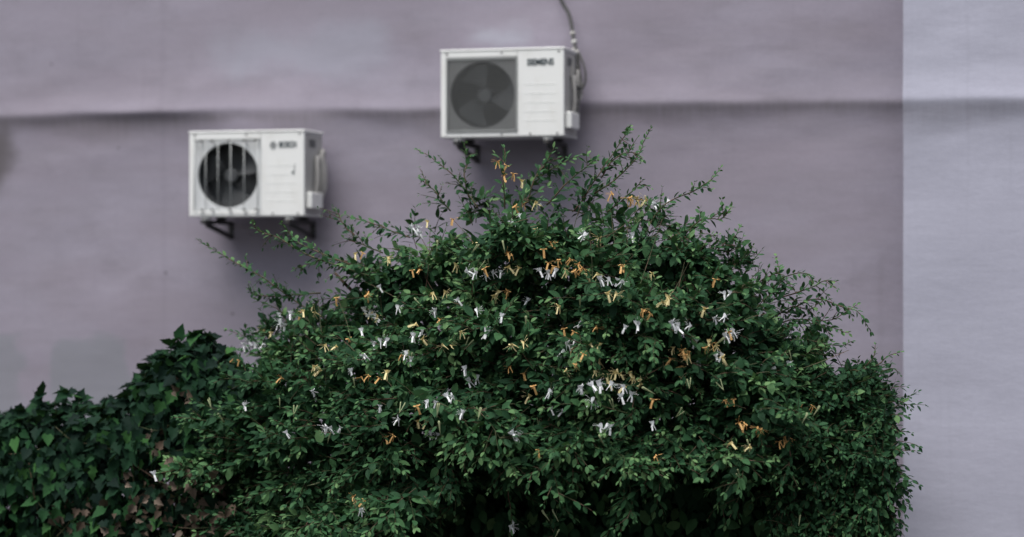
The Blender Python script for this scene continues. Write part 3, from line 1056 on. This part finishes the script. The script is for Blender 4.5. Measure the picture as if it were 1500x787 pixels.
ivy_bot = lambda x: 0 * x + 893
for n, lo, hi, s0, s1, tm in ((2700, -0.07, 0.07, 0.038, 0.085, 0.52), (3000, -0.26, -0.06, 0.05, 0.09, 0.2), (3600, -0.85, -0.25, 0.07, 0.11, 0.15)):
    px, py = scatter(n, -300, 400, i_top, ivy_bot)
    off = i_off(px, py) + rng.uniform(lo, hi, len(px))
    P = np.array([hedge(a, b, o) for a, b, o in zip(px, py, off)])
    kk = P[:, 2] > 0.03
    top = sst(60, 0, py - i_top(px))[:, None]
    N = norm(-F * 0.5 + Z * (0.62 + 0.4 * top) + rng.normal(0, 0.55, P.shape))
    Dv = -Z * 0.85 + R * rng.normal(0, 0.5, (len(P), 1)) - F * 0.25 + Z * top * 0.7 + rng.normal(0, 0.2, P.shape)
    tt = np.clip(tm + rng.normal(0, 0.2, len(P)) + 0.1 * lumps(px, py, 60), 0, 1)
    dark = sst(100, 250, px) * sst(640, 700, py)
    keep = kk & (rng.random(len(P)) > dark * 0.45)
    I_.add(P[keep], Dv[keep], N[keep], (rng.uniform(s0, s1, len(P)) * (1 + 0.0 * px))[keep], rng.choice([0, 1, 2], keep.sum()), tt[keep])
# tufts standing up from the outline
for (a, b, n) in ((62, 575, 8), (100, 574, 8), (118, 580, 7), (80, 585, 5), (28, 600, 6), (190, 575, 7), (234, 515, 8), (215, 540, 7), (262, 494, 9), (285, 488, 9), (305, 490, 8), (250, 505, 6), (150, 592, 6), (330, 510, 8)):
    root = hedge(a + rng.normal(0, 5), b + 40, 0.10)
    tip = hedge(a, b + 2, 0.14)
    pts = spline([root, (root + tip) / 2 + rng.normal(0, 0.012, 3), tip], 7)
    Itw.add(pts, 0.004, 0.002)
    for k in range(n):
        q = pts[rng.integers(2, 7)]
        dv = R * rng.normal(0, 0.8) + Z * rng.normal(0.1, 0.5) - F * rng.uniform(0, 0.8)
        I_.add(q, dv, LIGHT + rng.normal(0, 0.35, 3), rng.uniform(0.06, 0.10), int(rng.integers(0, 3)), np.clip(rng.normal(0.62, 0.15), 0, 1))
I_.done()
for k in range(60):
    a, b = rng.uniform(-150, 380), rng.uniform(620, 860)
    o = i_off(a, b) - 0.05
    c, e = a + rng.normal(0, 60), b + rng.normal(0, 35)
    Itw.add(spline([hedge(a, b, o), hedge((a + c) / 2, (b + e) / 2 + 8, o + 0.03), hedge(c, e, o)], 7), 0.0045, 0.002)
for (a, b) in ((60, 40), (150, 170), (240, 260), (320, 330), (-60, -80)):
    pts = spline([hedge(a, 893, -0.05), hedge((a + b) / 2 + 10, 780, 0.0), hedge(b, i_top(b) + 40, 0.05)], 12) - ivy_base
    MB().tube(pts, list(np.linspace(0.022, 0.008, 12)), 8).build('woody_stem', M_WOOD, ivy)

# ---- leafy hedge at the right end
E_, Etw = Leaves(), Twigs()
end_base = hedge(1240, 890, 0.1)
end_base[2] = 0
endh = empty('creeper_hedge', end_base, 'dense dark green creeper hedge with a flat top and steep end against the pale bay', 'hedge')


def r_off(px, py):
    t = np.clip((py - r_top(px)) / 90.0, 0, 1)
    u = np.clip((1322 - px) / 60.0, 0, 1)
    return 0.05 + 0.36 * np.sqrt(np.maximum(0, 1 - (1 - t) ** 2)) * np.sqrt(np.maximum(0, 1 - (1 - u) ** 2)) + 0.07 * lumps(px + 77, py + 40, 45)


r_bot = lambda x: 0 * x + 900
px, py = scatter(1050, 1135, 1306, r_top, r_bot)
for a, b in zip(px, py):
    t = (b - r_top(a)) / 200.0
    d = -F * rng.uniform(0.3, 1.0) + Z * (0.7 - 0.9 * min(t, 1.3)) + R * 0.35 * (a > 1290) + rng.normal(0, 0.4, 3)
    sprig(E_, Etw, hedge(a, b, r_off(a, b) - rng.gamma(1.2, 0.05)), d, rng.uniform(0.06, 0.19), rng.uniform(0.040, 0.066), rng.uniform(0.1, 0.8), 0.16 + rng.normal(0, 0.12) + 0.14 * float(lumps(a, b, 40)), LIGHT)
for lo, hi, n in ((-0.35, -0.02, 1900), (-0.8, -0.3, 1500), (-1.75, -0.8, 3000)):  # deepest layer: unseen leaves added back towards the wall to shade the bay
    px, py = scatter(n, 1140, 1302, lambda x: r_top(x) + 6, r_bot)
    P = np.array([hedge(a, b, r_off(a, b) + rng.uniform(lo, hi)) for a, b in zip(px, py)])
    E_.add(P, rng.normal(0, 0.6, P.shape) - F * 0.3 - Z * 0.4, LIGHT + rng.normal(0, 0.4, P.shape), rng.uniform(0.05, 0.075, len(P)), rng.choice([1, 3], len(P)), np.clip(rng.normal(0.2, 0.12, len(P)), 0, 1))
ES = [([(1250, 545), (1285, 535), (1300, 522), (1319, 516)], 0.30, 0.036), ([(1265, 540), (1280, 522), (1282, 506)], 0.30, 0.034), ([(1290, 545), (1308, 540), (1318, 548)], 0.28, 0.034),
      ([(1300, 590), (1318, 588), (1333, 598)], 0.20, 0.034), ([(1300, 640), (1318, 632), (1334, 634)], 0.20, 0.036), ([(1290, 665), (1315, 660), (1330, 656)], 0.20, 0.036), ([(1160, 560), (1165, 540), (1172, 524)], 0.2, 0.04)]
eshoots = []
for i, (pp, off, size) in enumerate(ES):
    pts = spline([hedge(a, b, off) for a, b in pp], 12)
    leafy_line(E_, pts, size, 0.45, LIGHT, owner=i, start=0.05)
    mb = MB()
    mb.tube(pts - end_base, list(np.linspace(0.004, 0.0015, 12)), 5)
    eshoots.append(mb.build('shoot', M_STEM, endh))
E_.done()
for (a, b) in ((1190, 1180), (1240, 1250), (1285, 1275)):
    pts = spline([hedge(a, 888, -0.05), hedge((a + b) / 2, 740, 0.0), hedge(b, 590, 0.05)], 10) - end_base
    MB().tube(pts, list(np.linspace(0.02, 0.008, 10)), 8).build('woody_stem', M_WOOD, endh)

# ------------------------------------------------------------------ which leaves show largest: those become single leaves
sets = [(H_, HT, bush, bush_base, shoots, M_HON, M_HON1, Htw, 'twigs'), (I_, IT, ivy, ivy_base, [], M_IVY, M_IVY1, Itw, 'twigs'), (E_, HT, endh, end_base, eshoots, M_HON, M_HON1, Etw, 'twigs')]
allV, allT, nb = [], [], 0
for L, tpl, *_ in sets:
    V, T, C = L.geom(np.ones(len(L.s), bool), tpl)
    allV.append(V)
    allT.append(T + nb)
    nb += len(V)
AV, AT = np.concatenate(allV), np.concatenate(allT)
tree = BVHTree.FromPolygons(AV.tolist(), AT.tolist())
CV = Vector(CAM)


def first_hit(px, py):
    d = Vector(ray(px, py)).normalized()
    h = tree.ray_cast(CV, d)
    return (CV + d * h[3], h[3], d) if h[0] is not None else (None, None, d)


for L, tpl, parent, base, owners, mat, mat1, tw, twn in sets:
    c = L.p + L.d * (L.s * 0.5)[:, None]
    v = c - CAM
    dist = np.linalg.norm(v, axis=1)
    vd = v / dist[:, None]
    ux = (v @ R) / (v @ F) * FPX + 750
    uy = 393.5 - (v @ Z) / (v @ F) * FPX
    area = np.abs(np.sum(L.n * vd, 1)) * L.s ** 2
    inside = (ux > 4) & (ux < 1496) & (uy > 4) & (uy < 783)
    order = np.argsort(-area * inside)
    sel = np.zeros(len(L.s), bool)
    cnt = 0
    for i in order:
        if not inside[i] or cnt >= 300: break
        ok = 0
        for q in (0.35, 0.55, 0.75):
            pt = L.p[i] + L.d[i] * L.s[i] * q
            dv = pt - CAM
            dl = np.linalg.norm(dv)
            h = tree.ray_cast(CV, Vector(dv / dl))
            if h[0] is not None and h[3] > dl - 0.02: ok += 1
        if ok >= 2:
            sel[i] = True
            cnt += 1
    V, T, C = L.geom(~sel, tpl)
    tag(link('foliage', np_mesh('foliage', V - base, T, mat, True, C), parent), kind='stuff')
    tmesh = [np_mesh('leaf', tv, tt, mat1, True) for tv, tt in tpl]
    for i in np.nonzero(sel)[0]:
        own = owners[L.o[i]] if owners and L.o[i] >= 0 else parent
        o = link('leaf', tmesh[L.k[i]], own)
        d, y, n = L.d[i] * L.s[i], L.y[i] * L.s[i], L.n[i] * L.s[i]
        p = L.p[i] - base
        o.matrix_local = Matrix(((d[0], y[0], n[0], p[0]), (d[1], y[1], n[1], p[1]), (d[2], y[2], n[2], p[2]), (0, 0, 0, 1)))
    tw.V = [q - base for q in tw.V]
    tw.build('twigs', M_STEM, parent)

# dead leaves caught in the ivy
dmesh = [np_mesh('dead_leaf', tv * np.array([1, 0.9, 1.8]), tt, M_DEAD, True) for tv, tt in IT]
DL = [(229, 664), (225, 640), (118, 748), (135, 752), (228, 722), (240, 745), (262, 735), (275, 758), (250, 760), (285, 745), (215, 775), (310, 770), (330, 785), (345, 780), (258, 700), (290, 722), (180, 700), (205, 757),
      (270, 780), (300, 700), (235, 690), (160, 770), (345, 740), (325, 752), (248, 722), (200, 735), (90, 765), (320, 715), (283, 770), (262, 575)]
for (a, b) in DL:
    for _ in range(5):
        p, dist, d = first_hit(a + rng.normal(0, 12), b + rng.normal(0, 9))
        if p is None: continue
        p = np.array(p) - np.array(d) * 0.035
        nn = norm(-F + rng.normal(0, 0.6, 3))
        dd = norm(rng.normal(0, 1, 3) - Z * 0.6)
        dd = norm(dd - nn * (dd @ nn))
        yy = np.cross(nn, dd)
        s_ = rng.uniform(0.030, 0.062)
        o = link('dead_leaf', dmesh[int(rng.integers(0, 3))], ivy)
        q = p - ivy_base
        o.matrix_local = Matrix(((dd[0] * s_, yy[0] * s_, nn[0] * s_, q[0]), (dd[1] * s_, yy[1] * s_, nn[1] * s_, q[1]), (dd[2] * s_, yy[2] * s_, nn[2] * s_, q[2]), (0, 0, 0, 1)))

# ------------------------------------------------------------------ flowers
def flower_mesh(mat, seed, wilt):
    """Tube that widens upward, a broad four-lobed upper lip rolled back, a narrow lower lip and stamens."""
    r_ = random.Random(seed)
    mb = MB()
    bend = r_.uniform(-0.12, 0.12)
    mb.tube([(0, 0, 0), (bend * 0.3, 0, 0.22), (bend * 0.8, -0.02, 0.44), (bend, -0.05, 0.62)], [0.024, 0.034, 0.058, 0.105], 7, cap=False)
    top = Vector((bend, -0.05, 0.60))
    k = 1 - 0.3 * wilt
    # upper lip: four lobes that stand up and flare outward
    for q in (-1.15, -0.38, 0.38, 1.15):
        q += r_.uniform(-0.12, 0.12)
        out = Vector((math.sin(q), -0.25 * math.cos(q) + 0.1, 0))
        side = Vector((math.cos(q), math.sin(q) * 0.4, 0)).normalized()
        vs = []
        for u, wd in ((0.0, 0.09), (0.35, 0.125), (0.7, 0.11), (1.0, 0.035)):
            c = top + out * (0.07 + (0.16 * u + (0.02 + 0.16 * wilt) * u * u) * k) + Vector((0, -0.02, (0.46 * u - (0.14 + 0.30 * wilt) * u * u) * k - 0.02))
            vs.append([mb.bm.verts.new(c - side * wd), mb.bm.verts.new(c + Vector((0, 0.03, 0))), mb.bm.verts.new(c + side * wd)])
        for i in range(3):
            for j in range(2):
                mb.bm.faces.new((vs[i][j], vs[i][j + 1], vs[i + 1][j + 1], vs[i + 1][j])).smooth = True
    # lower lip
    rows = []
    for i in range(5):
        u = i / 4
        rows.append([top + Vector((q * (0.06 + 0.03 * u) + r_.uniform(-.01, .01), -0.05 - 0.32 * u, -0.02 + 0.04 * u - (0.5 + 0.2 * wilt) * u * u)) for q in (-1, 0, 1)])
    vs = [[mb.bm.verts.new(p) for p in row] for row in rows]
    for i in range(4):
        for j in range(2):
            mb.bm.faces.new((vs[i][j], vs[i][j + 1], vs[i + 1][j + 1], vs[i + 1][j])).smooth = True
    for q in range(4):
        e = top + Vector((r_.uniform(-0.32, 0.32), -0.45 - r_.uniform(0, 0.25), r_.uniform(-0.15, 0.50)))
        mb.tube([top, (top + e) / 2 + Vector((0, 0, 0.05)), e], [0.008, 0.007, 0.012], 3)
    arc, lean = r_.uniform(-0.45, 0.45), r_.uniform(-0.35, 0.1)
    for v in mb.bm.verts:
        v.co.x += arc * v.co.z ** 2 * 0.8
        v.co.y += lean * v.co.z ** 2
    return mb.mesh('flower', mat)


def bud_mesh(seed):
    r_ = random.Random(seed)
    mb = MB()
    for q in range(r_.choice((2, 2, 3))):
        lx, ly = r_.uniform(-0.35, 0.35), r_.uniform(-0.3, 0.1)
        mb.tube([(0, 0, 0), (lx * 0.4, ly * 0.4, 0.35), (lx * 0.8, ly, 0.70), (lx, ly, 0.88), (lx, ly, 0.96)], [0.022, 0.03, 0.045, 0.055, 0.02], 6)
    return mb.mesh('bud', M_BUD)


FM = {'w': [flower_mesh(M_FW, s, 0) for s in (1, 2, 3, 21, 22, 23)], 'y': [flower_mesh(M_FY, s, 0.3) for s in (4, 5, 6, 24, 25, 26)], 'o': [flower_mesh(M_FO, s, 0.9) for s in (7, 8, 9, 27, 28, 29)]}
BM = [bud_mesh(s) for s in (11, 12, 13)]
FL = {'w': [(533, 485), (558, 501), (548, 506), (537, 522), (514, 544), (457, 568), (684, 541), (696, 556), (705, 486), (608, 493), (619, 487), (660, 580), (677, 604), (559, 593), (584, 614), (628, 591), (634, 636),
            (480, 623), (491, 623), (426, 631), (754, 634), (731, 463), (747, 768), (525, 747), (552, 465), (798, 575), (816, 514), (830, 503), (844, 564), (871, 565), (880, 560), (919, 567), (912, 580), (880, 624), (886, 626),
            (812, 600), (911, 477), (932, 477), (1001, 481), (1019, 499), (1061, 492), (1020, 533), (961, 621), (1049, 522), (1151, 535), (1143, 541), (866, 589), (604, 334), (618, 340), (752, 317), (758, 325), (791, 296),
            (881, 410), (897, 410), (713, 404), (724, 400), (676, 437), (796, 396), (807, 401), (958, 301), (966, 296), (1065, 431), (902, 409), (1080, 485), (1113, 459), (411, 463), (428, 460), (412, 475), (374, 481), (378, 506),
            (365, 504), (372, 498), (530, 399), (536, 454), (553, 466), (356, 595), (190, 706), (227, 694)],
      'y': [(482, 506), (456, 537), (567, 547), (622, 495), (657, 503), (674, 488), (774, 580), (613, 613), (826, 540), (868, 545), (879, 528), (892, 549), (901, 547), (898, 562), (911, 545), (921, 551), (929, 547), (936, 559),
            (836, 512), (871, 504), (1013, 523), (1003, 549), (1080, 648), (988, 510), (1035, 501), (626, 326), (783, 334), (779, 298), (663, 389), (823, 397), (892, 429), (751, 389), (762, 266), (936, 290), (568, 379), (961, 438),
            (980, 440), (388, 485), (446, 457), (461, 449), (522, 373), (470, 454), (1098, 650), (973, 436), (932, 554)],
      'o': [(584, 521), (534, 552), (549, 553), (513, 491), (614, 591), (768, 549), (784, 562), (751, 537), (409, 553), (568, 641), (522, 728), (641, 468), (790, 659), (829, 481), (868, 477), (845, 521), (979, 526), (997, 516),
            (1005, 513), (995, 537), (1070, 487), (1068, 585), (1087, 620), (1107, 624), (1153, 641), (953, 585), (1147, 647), (1178, 595), (959, 668), (732, 238), (742, 258), (660, 322), (897, 283), (920, 287), (796, 366),
            (806, 356), (800, 386), (823, 379), (839, 390), (854, 385), (747, 371), (756, 298), (711, 393), (938, 454), (606, 396), (911, 389), (745, 424), (940, 455), (1043, 409), (910, 391), (1034, 501), (341, 527), (496, 434),
            (534, 431), (530, 369), (440, 457), (928, 292)]}
BUDS = [(805, 752), (818, 752), (812, 778), (700, 605), (645, 625), (640, 600), (1045, 495), (960, 565), (700, 385), (716, 380), (1010, 560), (585, 595), (520, 560), (430, 600), (410, 590), (600, 520), (680, 500), (770, 470),
        (1175, 610), (1190, 600), (1160, 520), (1100, 650), (450, 700), (480, 640), (900, 590), (885, 640), (740, 360), (690, 360), (1060, 560), (990, 600), (520, 735), (540, 745), (310, 590), (330, 610), (640, 360), (930, 320), (850, 440), (620, 440), (1085, 690), (1170, 760)]
LAB = {'w': 'white flower', 'y': 'yellow flower', 'o': 'orange flower'}


def place_flower(me, a, b, size, name, label, tilt):
    p, dist, d = first_hit(a, b)
    p = np.array(p) if p is not None else hedge(a, b, 0.25)
    if 345 < a < 1160 and h_top(a) < b < h_bot(a):
        q = hedge(a, b, h_off(a, b) - 0.03)
        if np.linalg.norm(q - CAM) < np.linalg.norm(p - CAM): p = q
    p = p - np.array(ray(a, b)) * 0.06
    par, base = (bush, bush_base) if 345 < a < 1160 else ((ivy, ivy_base) if a <= 345 else (endh, end_base))
    o = link(name, me, par)
    if label: o['label'] = label
    rz = YAW + rng.normal(0, 0.8)
    o.rotation_euler = (rng.normal(0.25, 0.35), tilt + rng.normal(0, 0.22), rz)
    o.scale = (size, size, size)
    dn = Matrix.Rotation(rz, 3, 'Z') @ Vector((0, 0, 0.55 * size))
    o.location = Vector(p - base) - dn


FL['w'] += [(640, 452), (596, 520), (770, 440), (840, 470), (700, 455), (580, 452), (985, 470), (1045, 462), (930, 345), (850, 345), (690, 395), (560, 420)]
FL['y'] += [(640, 430), (720, 430), (860, 400), (960, 400), (600, 470), (545, 460), (760, 500), (1030, 450), (690, 350), (880, 350), (820, 450), (1060, 520)]
for k, pos in FL.items():
    for (a, b) in pos:
        size = {'w': 0.060, 'y': 0.058, 'o': 0.053}[k] * rng.uniform(0.85, 1.15)
        two = rng.random() < 0.45
        place_flower(FM[k][int(rng.integers(0, 6))], a, b, size, 'flower', LAB[k], -0.25 if two else rng.normal(0, 0.3))
        if two:
            place_flower(FM[k][int(rng.integers(0, 6))], a + rng.uniform(5, 8), b + rng.uniform(-3, 4), size * 0.95, 'flower', LAB[k], 0.3)
for (a, b) in BUDS:
    place_flower(BM[int(rng.integers(0, 3))], a, b, rng.uniform(0.055, 0.075), 'bud', None, rng.normal(0, 0.4))
